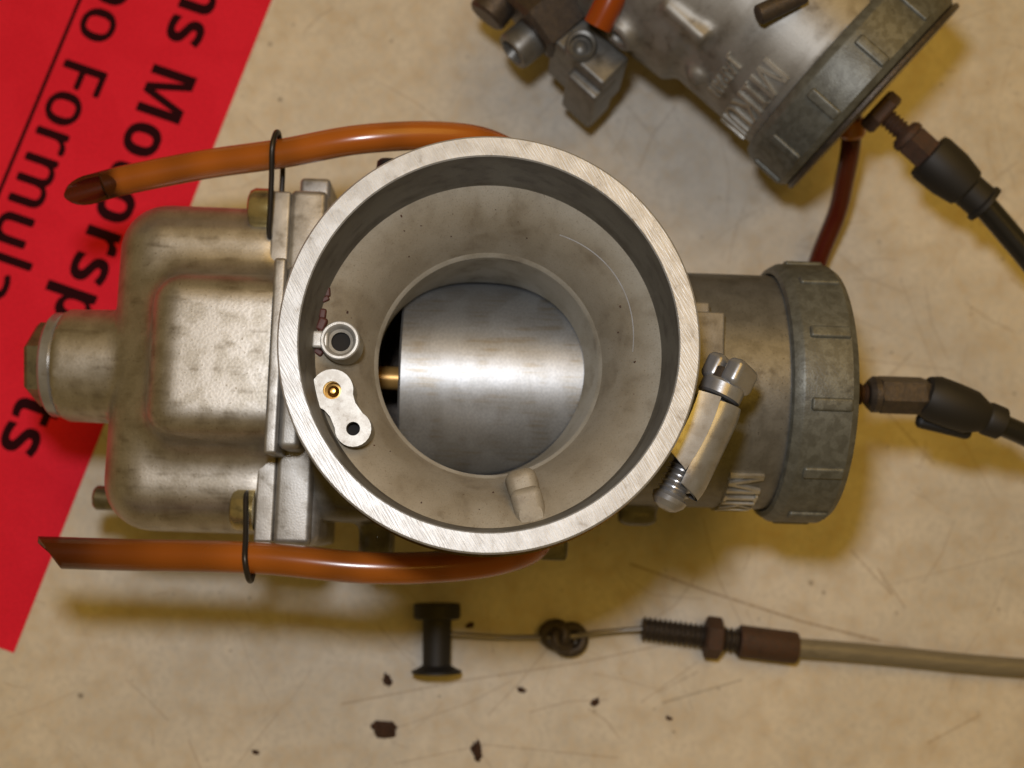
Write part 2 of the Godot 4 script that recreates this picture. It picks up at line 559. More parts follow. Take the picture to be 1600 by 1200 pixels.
# ---------------------------------------------------------------- the place
func _ready() -> void:
	rng.seed = 77
	var cam := Camera3D.new()
	cam.name = "camera"
	cam.fov = 35.06
	cam.near = 0.01
	cam.far = 20.0
	add_child(cam)
	cam.look_at_from_position(Vector3(-1.38, 280.0, 29.78) * MM, Vector3(5.99, 0.0, -6.33) * MM, Vector3(0, 0, -1))
	var lens := CameraAttributesPhysical.new()
	lens.frustum_focal_length = 38.0
	lens.frustum_focus_distance = 0.190
	lens.frustum_near = 0.01
	lens.frustum_far = 20.0
	lens.exposure_aperture = 17.0
	cam.attributes = lens
	cam.current = true

	var we := WorldEnvironment.new()
	we.name = "surroundings"
	var e := Environment.new()
	e.background_mode = Environment.BG_COLOR
	e.background_color = srgb(.185, .115, .024)
	e.tonemap_mode = Environment.TONE_MAPPER_LINEAR
	e.tonemap_exposure = 1.0
	e.sdfgi_enabled = true
	e.ssao_enabled = true
	e.ssil_enabled = true
	we.environment = e
	add_child(we)
	# the camera's flash, beside and above its lens
	var fl := OmniLight3D.new()
	fl.name = "camera_flash_light"
	fl.light_size = 0.0025
	fl.omni_range = 6.0
	fl.omni_attenuation = 2.0
	fl.light_energy = 0.0295
	fl.light_color = Color(0.97, 0.975, 1.0)
	fl.shadow_enabled = true
	fl.position = Vector3(-13.4, 282.0, -12.0) * MM
	add_child(fl)
	# the workshop's warm ceiling lamp
	var cl := AreaLight3D.new()
	cl.name = "ceiling_lamp_light"
	cl.area_size = Vector2(1.6, 0.9)
	cl.light_energy = 1.25
	cl.light_color = Color(1.0, 0.78, 0.34)
	cl.shadow_enabled = true
	cl.position = Vector3(0.5, 1.8, -0.7)
	add_child(cl)
	cl.look_at(Vector3.ZERO, Vector3(1, 0, 0))

	make_materials()
	bench_material()
	bench()
	red_paper()
	carburetor()
	vent_hoses()
	band_clamp()
	second_carburetor()
	cables()
	loose_cable()
	flakes()

func bench() -> void:
	var st := begin()
	st.set_smooth_group(-1)
	var n := 4
	for i in n:
		for j in n:
			var p := []
			for c in [[0, 0], [1, 0], [1, 1], [0, 1]]:
				var x: float = -600.0 + 1200.0 * (i + c[0]) / n
				var z: float = -450.0 + 900.0 * (j + c[1]) / n
				p.append(Vector3(x, 0, z))
			for k in [0, 1, 2, 0, 2, 3]:
				var q: Vector3 = p[k]
				st.set_uv(Vector2(q.x / 300.0 + 0.37, q.z / 300.0 + 0.21))
				st.set_uv2(Vector2((q.x + 142.5) / 300.0, (q.z + 122.5) / 225.0))
				st.add_vertex(q * MM)
	var o := part("bench_top", st, M.bench, self)
	o.set_meta("kind", "structure")
	o.set_meta("label", "cream laminate bench top with brown scratches and specks")
	o.set_meta("category", "bench top")

func red_paper() -> void:
	var t := thing("paper_sheet", "bright red printed paper sheet lying under the float bowl", "paper", Vector3.ZERO)
	# right edge runs from the top to the lower corner
	var a := Vector3(-47.0, 0, -113.2)
	var b := Vector3(-105.31, 0, 54.61)
	var along := (b - a).normalized()
	var back := Vector3(along.z, 0, -along.x) * -1.0
	var st := begin()
	st.set_smooth_group(-1)
	var top := 0.22
	var a2 := a - along * 60.0
	var c := [a2, b, b + back * 205.0, a2 + back * 205.0]
	for y in [top, 0.05]:
		tri(st, c[0] + Vector3.UP * y, c[1] + Vector3.UP * y, c[2] + Vector3.UP * y)
		tri(st, c[0] + Vector3.UP * y, c[2] + Vector3.UP * y, c[3] + Vector3.UP * y)
	for i in 4:
		var p: Vector3 = c[i]
		var q: Vector3 = c[(i + 1) % 4]
		tri(st, p + Vector3.UP * 0.05, q + Vector3.UP * 0.05, p + Vector3.UP * top)
		tri(st, q + Vector3.UP * 0.05, q + Vector3.UP * top, p + Vector3.UP * top)
	part("sheet", st, M.paper, t)
	# print: reads down the page
	var up := Vector3(-along.z, 0, along.x) * -1.0
	for row in [["ns Motorsports", Vector3(-79.5, 0, -82.5), 10.9, 700, 25.0, 1.09], ["bo Formulas", Vector3(-99.9, 0, -84.4), 10.4, 500, 24.7, 1.14]]:
		var o := MeshInstance3D.new()
		var start: Vector3 = row[1] - along * float(row[4])
		o.mesh = lettering(row[0], row[2], 0.02, row[3], func(p: Vector3) -> Vector3: return start + along * p.x * float(row[5]) + up * p.y + Vector3.UP * (0.25 + p.z))
		o.material_override = M.ink
		o.name = "printed_lettering"
		t.add_child(o, true)
	st = begin()
	rbox(st, Vector3(-97.6, 0.235, -98.8) + along * 55.0, Vector3(300, 0.03, 0.9), 0.01, Basis(along, Vector3.UP, along.cross(Vector3.UP)), 1)
	part("printed_rule", st, M.ink, t)

func carburetor() -> void:
	var t := thing("carburetor", "grey aluminium carburetor standing mouth up in the middle, slide and jets visible", "carburetor", Vector3.ZERO, deg_to_rad(-1.7))
	var up := Transform3D.IDENTITY
	# mouth: rim and its straight inner wall, outer skin
	var st := begin()
	lathe(st, [Vector2(28.55, 99.75), Vector2(28.75, 100.0), Vector2(31.5, 100.0), Vector2(31.8, 99.7)], up, 128, 20)
	# planar map so that the file marks run across the whole rim
	part("mouth_rim", planar(st, 22.0, 58.0), M.filed_rim, t, "", true)
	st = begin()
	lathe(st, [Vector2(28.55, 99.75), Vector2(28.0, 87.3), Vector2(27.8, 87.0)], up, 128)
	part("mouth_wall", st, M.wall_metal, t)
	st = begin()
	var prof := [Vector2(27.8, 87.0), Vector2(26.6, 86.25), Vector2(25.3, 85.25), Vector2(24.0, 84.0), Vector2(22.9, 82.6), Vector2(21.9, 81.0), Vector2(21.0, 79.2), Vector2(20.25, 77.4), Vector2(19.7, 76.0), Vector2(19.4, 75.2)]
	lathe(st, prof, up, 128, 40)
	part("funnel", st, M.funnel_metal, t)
	# the throat wall, cut where the slide's own bore crosses it
	st = begin()
	var lip := [Vector2(19.4, 75.2), Vector2(19.15, 74.9), Vector2(18.8, 74.2)]
	lathe(st, lip, up, 96, 60)
	st.set_smooth_group(40)
	for i in 96:
		var quad := []
		for k in [i, i + 1]:
			var an: float = TAU * (k % 96) / 96.0
			for w in 4:
				var rr := lerpf(18.8, 18.1, w / 3.0)
				var low := 50.0 + sqrt(maxf(0.0, 19.35 * 19.35 - pow(rr * sin(an), 2.0)))
				quad.append(Vector3(rr * cos(an) - 1.3 * w / 3.0, lerpf(74.2, minf(low, 74.0), w / 3.0), rr * sin(an)))
		for w in 3:
			tri(st, quad[w], quad[w + 4], quad[w + 1]); tri(st, quad[w + 1], quad[w + 4], quad[w + 5])
	part("throat", st, M.bore_metal, t)
	st = begin()
	lathe(st, [Vector2(31.8, 99.7), Vector2(31.8, 78.0), Vector2(30.4, 75.5), Vector2(24.0, 66.0), Vector2(23.5, 40.0), Vector2(23.5, 8.0), Vector2(24.5, 7.0), Vector2(24.5, 1.0), Vector2(24.0, 0.3), Vector2(17.5, 0.3), Vector2(16.9, 3.0)], up, 96, 25)
	part("bell", st, M.cast, t)
	# main casting: slide chamber, bosses, core
	var f := func(p: Vector3) -> float:
		var d := d_cyl(p, Vector3(-30, 50, 0), Vector3(55.5, 50, 0), 22.3, 22.3, 0.6)
		d = smin(d, d_box(p, Vector3(-27, 46, 0), Vector3(9, 16, 27), 4.0), 5.0)
		d = smin(d, d_cyl(p, Vector3(0, 44, 0), Vector3(0, 74, 0), 25.5, 29.5), 4.0)
		d = smin(d, d_cyl(p, Vector3(-6, 47, 20), Vector3(-6, 47, 31), 5.0, 4.2), 3.0)
		d = smin(d, d_cyl(p, Vector3(-14, 56, -20), Vector3(-14, 56, -33), 5.0, 4.0), 3.0)
		# bosses low on the near side
		d = smin(d, d_box(p, Vector3(30, 42, 22), Vector3(3.6, 3.0, 4.0), 0.8), 1.5)
		d = smin(d, d_box(p, Vector3(14, 38, 27), Vector3(2.8, 4.0, 6.2), 0.8), 2.0)
		d = smin(d, d_box(p, Vector3(-20.5, 40, 27), Vector3(3.2, 5.0, 7.0), 0.8), 2.0)
		# hollow for the bore and the slide
		d = maxf(d, -d_cyl(p, Vector3(0, 20, 0), Vector3(0, 90, 0), 20.5, 20.5))
		return maxf(d, -d_cyl(p, Vector3(-24, 50, 0), Vector3(70, 50, 0), 19.4, 19.4))
	st = begin()
	field(st, Vector3(-39, 22, -36), Vector3(57, 77, 37), 1.15, f)
	part("body_casting", st, M.cast_grey, t)
	st = begin()
	rbox(st, Vector3(35.4, 68.0, -3.6), Vector3(10.8, 10.2, 14.6), 0.45)
	rbox(st, Vector3(34.2, 67.8, -11.4), Vector3(8.0, 10.2, 2.4), 0.45)
	part("flat_pad", st, M.pad_cast, t)
	letters_on(t, Vector3(0, 50, 0), 22.3, 43.6, 46.0, 6.0, "MIKUNI")
	# the slide's bore, dark with old fuel
	st = begin()
	lathe(st, [Vector2(2.5, 0), Vector2(18.0, 0)], frame_x(Vector3(-24.3, 50, 0)), 64)
	st.set_smooth_group(50)
	for i in 40:
		var q := []
		for k in [i, i + 1]:
			var an := deg_to_rad(lerpf(66.0, 294.0, k / 40.0))
			for x in [-24.3, -10.0]:
				q.append(Vector3(x, 50 + 19.3 * cos(an), 19.3 * sin(an)))
		tri(st, q[0], q[2], q[1]); tri(st, q[1], q[2], q[3])
	part("slide_bore", st, M.dark_iron, t)
	# slide and needle
	st = begin()
	lathe(st, [Vector2(0.0, 0.0), Vector2(18.6, 0.0), Vector2(19.0, 0.4), Vector2(19.0, 52.0), Vector2(0, 52.0)], frame_x(Vector3(-15.7, 50, 0)), 160, 30)
	part("throttle_slide", st, M.slide_metal, t)
	st = begin()
	lathe(st, [Vector2(0.0, -9.0), Vector2(2.0, -9.0), Vector2(2.2, -8.7), Vector2(2.2, 1.2)], frame_x(Vector3(-16.6, 50, -0.4)), 32)
	part("jet_needle", st, M.dull_brass, t)
	st = begin()
	lathe(st, [Vector2(2.4, -9.5), Vector2(4.6, -9.5), Vector2(4.6, -4.6), Vector2(3.9, -4.2), Vector2(2.4, -4.2)], frame_x(Vector3(-16.6, 50, -0.4)), 40)
	part("needle_shroud", st, M.dark_iron, t)
	# air jet bosses in the mouth
	ring_boss(t)
	twin_boss(t)
	st = begin()
	var lean := Basis(Vector3.UP, deg_to_rad(16))
	rbox(st, Vector3(7.05, 83.9, 23.8), Vector3(5.0, 5.9, 5.4), 1.3, lean, 3)
	rbox(st, Vector3(6.1, 80.3, 20.6), Vector3(5.0, 10.6, 5.0), 1.6, lean, 3)
	lathe(st, [Vector2(2.5, 82.0), Vector2(2.5, 86.0), Vector2(1.9, 86.8), Vector2(0.0, 87.0)], Transform3D(Basis.IDENTITY, Vector3(7.5, 0, 25.5)), 40)
	part("stop_lug", st, M.funnel_metal, t)
	st = begin()
	for q in [[-27.2, 86.9, -2.2, 1.0], [-27.0, 86.8, -3.9, 1.2], [-26.9, 86.9, -5.6, 0.9], [-26.6, 87.0, -8.0, 0.7], [-26.4, 86.8, -9.2, 0.9], [-27.3, 86.8, 0.6, 0.8]]:
		rbox(st, Vector3(q[0], q[1], q[2]), Vector3(1.3, 0.9, 1.9) * q[3], 0.4 * q[3], Basis(Vector3.UP, q[2] * 1.7))
	part("sealant_residue", st, M.sealant, t)
	# a long bright scratch and some dirt in the funnel
	st = begin()
	st.set_smooth_group(1)
	for i in 40:
		var q := []
		for c in [[0, 0], [1, 0], [1, 1], [0, 1]]:
			var an := deg_to_rad(lerpf(-62.0, -4.0, (i + c[0]) / 40.0))
			var rr: float = 23.6 + 1.1 * sin(PI * (i + c[0]) / 40.0) + (c[1] - 0.5) * 0.13
			q.append(Vector3(rr * cos(an), bell_height(prof, rr) + 0.06, rr * sin(an)))
		tri(st, q[0], q[1], q[2]); tri(st, q[0], q[2], q[3])
	part("scratch", st, M.bright_steel, t)
	st = begin()
	for i in 24:
		var an := rng.randf() * TAU
		var rr := rng.randf_range(21.4, 27.0)
		var hh := bell_height(prof, rr)
		rbox(st, Vector3(rr * cos(an), hh + 0.05, rr * sin(an)), Vector3(0.5, 0.3, 0.35) * rng.randf_range(0.3, 0.9), 0.06, Basis(Vector3.UP, rng.randf() * TAU), 1)
	part("dirt_specks", st, M.flake, t).set_meta("kind", "stuff")
	# flanges between the body and the bowl
	st = begin()
	rbox(st, Vector3(-33.65, 45, -0.6), Vector3(6.7, 37.6, 64.2), 1.1)
	rbox(st, Vector3(-33.5, 52, -34.0), Vector3(5.7, 12, 5.6), 0.9)
	rbox(st, Vector3(-31.6, 50, 26.5), Vector3(5.0, 25, 10.5), 2.2)
	rbox(st, Vector3(-33.6, 56, -0.7), Vector3(3.8, 33.0, 32.0), 1.2)
	part("body_flange", st, M.cast, t)
	st = begin()
	rbox(st, Vector3(-38.6, 45, -0.6), Vector3(3.3, 37.2, 63.5), 0.45)
	rbox(st, Vector3(-36.5, 57, -0.7), Vector3(2.2, 33.0, 34.0), 0.6)
	part("bowl_flange", st, M.cast, t)
	# float bowl
	var fb := func(p: Vector3) -> float:
		var d := d_box(p, Vector3(-51.0, 43, -0.6), Vector3(18.3, 20.5, 30.4), 9.0)
		d = smin(d, d_box(p, Vector3(-44.5, 57.5, -0.7), Vector3(14.5, 16.0, 14.6), 5.5), 7.0)
		d = smin(d, d_cyl(p, Vector3(-60, 50, -0.8), Vector3(-79.8, 50, -0.8), 11.0, 10.6, 0.8), 1.0)
		return d
	st = begin()
	field(st, Vector3(-82, 20, -33), Vector3(-37.0, 76, 33), 1.0, fb)
	part("float_bowl", st, M.bowl_metal, t)
	st = begin()
	lathe(st, [Vector2(0, 0), Vector2(9.4, 0), Vector2(9.9, 0.5), Vector2(9.9, 2.0), Vector2(9.6, 2.4), Vector2(0, 2.4)], frame_x(Vector3(-82.0, 50, -0.8)), 64)
	part("plug_washer", st, M.steel, t)
	st = begin()
	lathe(st, [Vector2(0, 0), Vector2(7.2, 0), Vector2(8.0, 0.8), Vector2(8.0, 4.4), Vector2(0, 4.4)], frame_x(Vector3(-85.4, 50, -0.8)), 6, 32, 0.3)
	part("drain_plug", st, M.gilt, t)
	# cheese-head screws
	for z in [-29.3, 25.6]:
		st = begin()
		lathe(st, [Vector2(0, 0.0), Vector2(2.6, 0.0), Vector2(3.3, 0.35), Vector2(3.75, 1.2), Vector2(3.75, 4.2), Vector2(0, 4.4)], frame_x(Vector3(-44.6, 62, z)), 48)
		part("bowl_screw", st, M.screw_gilt, t)
	# screw shanks and a nipple that stick out behind the bowl
	for q in [[-74.5, 36.0, -24.3, 2.3, 7.0], [-72.4, 33.0, -14.6, 2.2, 5.0], [-77.0, 36.0, 23.6, 2.4, 9.0]]:
		st = begin()
		lathe(st, [Vector2(0, 0), Vector2(q[3] * 0.8, 0), Vector2(q[3], 0.5), Vector2(q[3], q[4]), Vector2(0, q[4])], frame_x(Vector3(q[0], q[1], q[2])), 32)
		part("bowl_stud", st, M.gilt, t)
	# screw cap
	cap(t, Vector3(52.6, 50, 0), deg_to_rad(-18.7), M.zinc)

func bell_height(prof: Array, r: float) -> float:
	for w in prof.size() - 1:
		if r <= prof[w].x and r >= prof[w + 1].x:
			return lerpf(prof[w + 1].y, prof[w].y, (r - prof[w + 1].x) / (prof[w].x - prof[w + 1].x))
	return prof[0].y

# rim and the like: a flat map laid from above, turned by some degrees
func planar(st: SurfaceTool, per_mm: float, deg: float) -> SurfaceTool:
	st.generate_normals()
	var arr := st.commit_to_arrays()
	var v: PackedVector3Array = arr[Mesh.ARRAY_VERTEX]
	var n: PackedVector3Array = arr[Mesh.ARRAY_NORMAL]
	var idx = arr[Mesh.ARRAY_INDEX]
	var out := begin()
	var a := deg_to_rad(deg)
	var ids := range(v.size()) if idx == null or idx.size() == 0 else Array(idx)
	for i in ids:
		var p := v[i] / MM
		out.set_uv(Vector2(p.x * cos(a) + p.z * sin(a), -p.x * sin(a) + p.z * cos(a)) / per_mm)
		out.set_normal(n[i])
		out.add_vertex(v[i])
	return out

func letters_on(t: Node3D, c: Vector3, r: float, x: float, from_deg: float, height: float, text: String) -> void:
	var o := MeshInstance3D.new()
	var bend := func(p: Vector3) -> Vector3:
		var a := deg_to_rad(from_deg) + p.x * 0.90 / r
		return c + Vector3(x + p.y, (r + 0.1 + p.z) * cos(a), (r + 0.1 + p.z) * sin(a))
	o.mesh = lettering(text, height, 1.0, 400, bend)
	o.material_override = M.worn_cast
	o.name = "raised_lettering"
	t.add_child(o, true)

func ring_boss(t: Node3D) -> void:
	var at := Vector3(-23.75, 0, -1.1)
	var st := begin()
	lathe(st, [Vector2(1.55, 85.0), Vector2(1.55, 87.2), Vector2(2.0, 87.5), Vector2(2.35, 88.6), Vector2(2.6, 88.9), Vector2(2.95, 88.9), Vector2(3.15, 88.6), Vector2(3.25, 83.0)], Transform3D(Basis.IDENTITY, at), 56, 30)
	rbox(st, Vector3(-26.9, 86.9, -1.2), Vector3(2.6, 3.5, 2.7), 0.4)
	part("air_jet_boss", st, M.jet_metal, t)
	st = begin()
	lathe(st, [Vector2(1.56, 87.0), Vector2(1.5, 86.4), Vector2(0, 86.35)], Transform3D(Basis.IDENTITY, at), 32)
	part("air_passage", st, M.grime, t)

func twin_boss(t: Node3D) -> void:
	# outline of two round bosses joined by a waist, with real holes through it
	var a := Vector2(-24.6, 6.9)
	var b := Vector2(-21.0, 12.9)
	var ring := PackedVector2Array()
	var d := (b - a).normalized()
	var s := Vector2(-d.y, d.x)
	var base := d.angle()
	for i in 19:
		ring.append(a + Vector2.from_angle(base + deg_to_rad(lerpf(50, 310, i / 18.0))) * 3.35)
	ring.append(a.lerp(b, 0.5) - s * 2.25)
	for i in 17:
		ring.append(b + Vector2.from_angle(base + deg_to_rad(lerpf(-120, 120, i / 16.0))) * 2.85)
	ring.append(a.lerp(b, 0.5) + s * 2.25)
	var csg := CSGCombiner3D.new()
	csg.name = "air_jet_boss"
	csg.scale = Vector3.ONE * MM
	t.add_child(csg, true)
	var body := CSGPolygon3D.new()
	body.name = "boss"
	body.polygon = ring
	body.depth = 6.0
	body.material = M.jet_small
	# polygon (x, y) becomes (x, z); depth runs along the vertical
	body.transform = Transform3D(Basis(Vector3(1, 0, 0), Vector3(0, 0, 1), Vector3(0, -1, 0)), Vector3(0, 82.6, 0))
	csg.add_child(body)
	for q in [[a, 1.45], [b, 1.1]]:
		var c := CSGCylinder3D.new()
		c.name = "hole"
		c.radius = q[1]
		c.height = 8.0
		c.sides = 28
		c.operation = CSGShape3D.OPERATION_SUBTRACTION
		c.material = M.jet_small
		c.position = Vector3(q[0].x, 86.9, q[0].y)
		csg.add_child(c)
	var st := begin()
	lathe(st, [Vector2(1.5, 86.5), Vector2(0.95, 86.6), Vector2(0.8, 87.2), Vector2(0.45, 87.6), Vector2(0, 87.7)], Transform3D(Basis.IDENTITY, Vector3(a.x, 0, a.y)), 28)
	part("brass_jet", st, M.brass, t)
	st = begin()
	lathe(st, [Vector2(1.13, 87.6), Vector2(1.08, 86.3), Vector2(0, 86.25)], Transform3D(Basis.IDENTITY, Vector3(b.x, 0, b.y)), 28)
	part("air_passage", st, M.grime, t)

func cap(t: Node3D, at: Vector3, phase: float, m: Material) -> void:
	var st := begin()
	lathe(st, [Vector2(22.35, 2.2), Vector2(22.5, 0.3), Vector2(22.8, 0.0), Vector2(23.7, 0.3), Vector2(24.5, 1.6), Vector2(24.6, 2.0), Vector2(24.6, 10.2), Vector2(23.8, 11.4), Vector2(22.4, 11.9), Vector2(8, 12.0), Vector2(3.0, 12.4), Vector2(2.6, 12.4)], frame_x(at), 96, 22)
	var c := part("screw_cap", st, m, t)
	for k in 12:
		var a := phase + TAU * k / 12.0
		var o := Vector3(at.x + 6.6, at.y + 24.6 * cos(a), at.z + 24.6 * sin(a))
		st = begin()
		rbox(st, o, Vector3(7.2, 1.15, 2.3), 0.5, Basis(Vector3(1, 0, 0), a), 3)
		part("grip_rib", st, m, c)

func hose_thing(called: String, label: String, group: String) -> Node3D:
	return thing(called, label, "hose", Vector3.ZERO, 0.0, group)

func murk(t: float, shift: float) -> float:   # old hose is unevenly browned along its length
	return 0.92 + 0.16 * sin(t * 23.0 + shift) * sin(t * 61.0 + shift * 2.0) + 0.10 * sin(t * 9.0 + shift)

func vent_hoses() -> void:
	var stain := func(t: float) -> Color:
		var k := smoothstep(0.07, 0.11, t)
		return Color(.12, .07, .07).lerp(Color.WHITE * murk(t, 3.0), k)
	var t := thing("vent_hose", "amber vent hose with blackened cut end, along the far side of the float bowl", "hose", Vector3.ZERO, 0.0, "amber vent hoses of the standing carburetor")
	var st := begin()
	tube(st, curve([Vector3(-71.5, 66, -32.8), Vector3(-64.8, 66, -34.7), Vector3(-51.2, 66.5, -37.4), Vector3(-37.1, 68, -39.1), Vector3(-23.2, 69.5, -41.3), Vector3(-9.6, 67.5, -42.8), Vector3(0.5, 64, -42.4), Vector3(8, 58, -39), Vector3(10, 52, -31), Vector3(8, 50, -22)], 12), 2.62, 24, Vector3(0.0, 1.9, 0.7), 0.74, stain)
	part("hose_wall", st, M.amber, t)
	t = thing("vent_hose", "amber vent hose with slanted dark end, along the near side of the float bowl", "hose", Vector3.ZERO, 0.0, "amber vent hoses of the standing carburetor")
	var stain2 := func(u: float) -> Color:
		return Color(.16, .09, .07).lerp(Color.WHITE * murk(u, 9.0), smoothstep(0.02, 0.24, u))
	st = begin()
	tube(st, curve([Vector3(-75.6, 66, 31.8), Vector3(-62.2, 66, 32.2), Vector3(-39.8, 68, 32.7), Vector3(-22.2, 68, 34.3), Vector3(-9.1, 66, 34.3), Vector3(2.1, 62, 33.0), Vector3(9.0, 56, 30.0), Vector3(8, 50, 24), Vector3(6, 49, 20)], 12), 2.75, 24, Vector3(-0.2, 0.3, 0.8), 0.62, stain2)
	part("hose_wall", st, M.amber, t)
	# wire clips that tie the hoses to the bowl screws
	for q in [[-38.2, -39.0, 68.0, -29.3, "thin dark wire clip tying the far amber hose to its bowl screw"], [-41.0, 32.7, 68.0, 25.8, "thin dark wire clip tying the near amber hose to its bowl screw"]]:
		var z0: float = q[1]
		var h0: float = q[2]
		var z1: float = q[3]
		var s := signf(z0)
		var x: float = q[0]
		var pts := [Vector3(x, h0 + 3.6, z0), Vector3(x + 0.3, h0 + 2.4, z0 + s * 2.9), Vector3(x + 0.4, h0, z0 + s * 3.9), Vector3(x + 0.3, h0 - 2.6, z0 + s * 2.9), Vector3(x, 60.0, z0), Vector3(x - 0.8, 57.6, z1), Vector3(x - 1.3, 60.0, z1 - s * 4.2), Vector3(x - 1.4, 64.5, z1 - s * 4.0), Vector3(x - 0.9, 66.9, z1), Vector3(x - 0.4, 69.2, lerpf(z1, z0, 0.5))]
		st = begin()
		tube(st, curve(pts, 6, true), 0.5, 10, Vector3.ZERO, 0.0, null, true)
		var o := part("wire_clip", st, M.clip_wire, self)
		tag(o, q[4], "clip", "wire clips on the vent hoses")
	# the dark bracket that carries the far hose
	t = get_node("carburetor")
	st = begin()
	lathe(st, [Vector2(0, 0), Vector2(3.0, 0), Vector2(3.3, 0.5), Vector2(3.3, 8.5), Vector2(2.8, 9.0), Vector2(0, 9.0)], frame_to(Vector3(-19, 63.5, -29.5), Vector3(0.1, 0.12, -1)), 32)
	part("hose_bracket", st, M.rubber, t)

func band_clamp() -> void:
	var t := thing("hose_clamp", "worm drive steel band clamp round the carburetor mouth, screw at its right", "clamp", Vector3.ZERO, deg_to_rad(-1.7))
	var st := begin()
	lathe(st, [Vector2(31.83, 79.5), Vector2(32.3, 79.5), Vector2(32.3, 92.0), Vector2(31.83, 92.0), Vector2(31.83, 79.5)], Transform3D.IDENTITY, 128, 20)
	part("band", st, M.band_steel, t)
	# the screw lies along the tangent, 25 degrees round from +x
	var a := deg_to_rad(25.0)
	var out := Vector3(cos(a), 0, sin(a))
	var along := Vector3(-sin(a), 0, cos(a))
	var mid := out * 36.0 + Vector3(0, 87.0, 0)
	var xf := Transform3D(Basis(out, along, out.cross(along)), mid)
	# housing: a pressed shell round the outer side of the screw, open at both ends
	st = begin()
	st.set_smooth_group(1)
	for lay in [4.1, 3.6]:
		for i in 20:
			for k in 12:
				var q := []
				for c in [[0, 0], [1, 0], [1, 1], [0, 1]]:
					var ang := deg_to_rad(lerpf(-110.0, 96.0, (i + c[0]) / 20.0))
					var u: float = (k + c[1]) / 12.0
					var s := lerpf(-9.4 - 0.6 * cos(ang), 6.2 - 1.0 * (1.0 - cos(ang)), u)
					var r: float = lay - 0.9 * pow(absf(2.0 * u - 1.0), 6.0) * 0.5
					q.append(mid + out * (r * cos(ang) + 0.5) + Vector3.UP * r * sin(ang) + along * s)
				tri(st, q[0], q[1], q[2]); tri(st, q[0], q[2], q[3])
	part("housing", st, M.steel, t)
	# saddle strip that bridges the band and the housing
	st = begin()
	st.set_smooth_group(1)
	for lay in 2:
		for i in 12:
			for k in 8:
				var q := []
				for c in [[0, 0], [1, 0], [1, 1], [0, 1]]:
					var u: float = (k + c[1]) / 8.0
					var s := lerpf(-9.0 - 0.8 * u, 1.6 + 1.4 * u, (i + c[0]) / 12.0)
					var bow := -pow(s + 3.5, 2.0) / 70.0 + 0.25
					q.append(out * (lerpf(32.4, 36.2, u) + bow) + along * s + Vector3(0, 92.2 - lay * 0.5 - 0.9 * u * u, 0))
				tri(st, q[0], q[1], q[2]); tri(st, q[0], q[2], q[3])
	part("saddle", st, M.bright_steel, t, "bright bowed saddle strip")
	# screw: thread, collar, slotted head
	st = begin()
	var pr := [Vector2(0, -10.0)]
	var y := -10.0
	while y < 7.0:
		pr.append_array([Vector2(2.1, y + 0.1), Vector2(2.75, y + 0.5), Vector2(2.1, y + 0.9)])
		y += 1.0
	pr.append_array([Vector2(2.5, 7.2), Vector2(2.9, 7.6), Vector2(2.7, 8.4), Vector2(1.9, 9.3), Vector2(1.0, 9.7), Vector2(0, 9.7)])
	lathe(st, pr, xf, 40, 10)
	var sc := part("worm_screw", st, M.steel, t)
	st = begin()
	lathe(st, [Vector2(0, -10.2), Vector2(3.1, -10.2), Vector2(3.6, -10.5), Vector2(3.6, -12.4), Vector2(3.3, -12.8), Vector2(0, -12.8)], xf, 48, 20)
	part("collar", st, M.steel, sc)
	# crowned head cut by its slot: two halves
	var sl := (Vector3.UP * 0.75 + out * -0.66).normalized()
	var ac := sl.cross(along).normalized()
	for s in [-1.0, 1.0]:
		st = begin()
		rbox(st, mid + along * -14.6 + ac * s * 1.95, Vector3(6.4, 4.6, 3.3), 1.2, Basis(sl, along, sl.cross(along)), 4)
		part("slotted_head", st, M.steel, sc)
	st = begin()
	rbox(st, mid + along * -13.6, Vector3(5.8, 2.4, 2.0), 0.3, Basis(sl, along, sl.cross(along)), 2)
	part("slot_floor", st, M.dark_iron, sc)

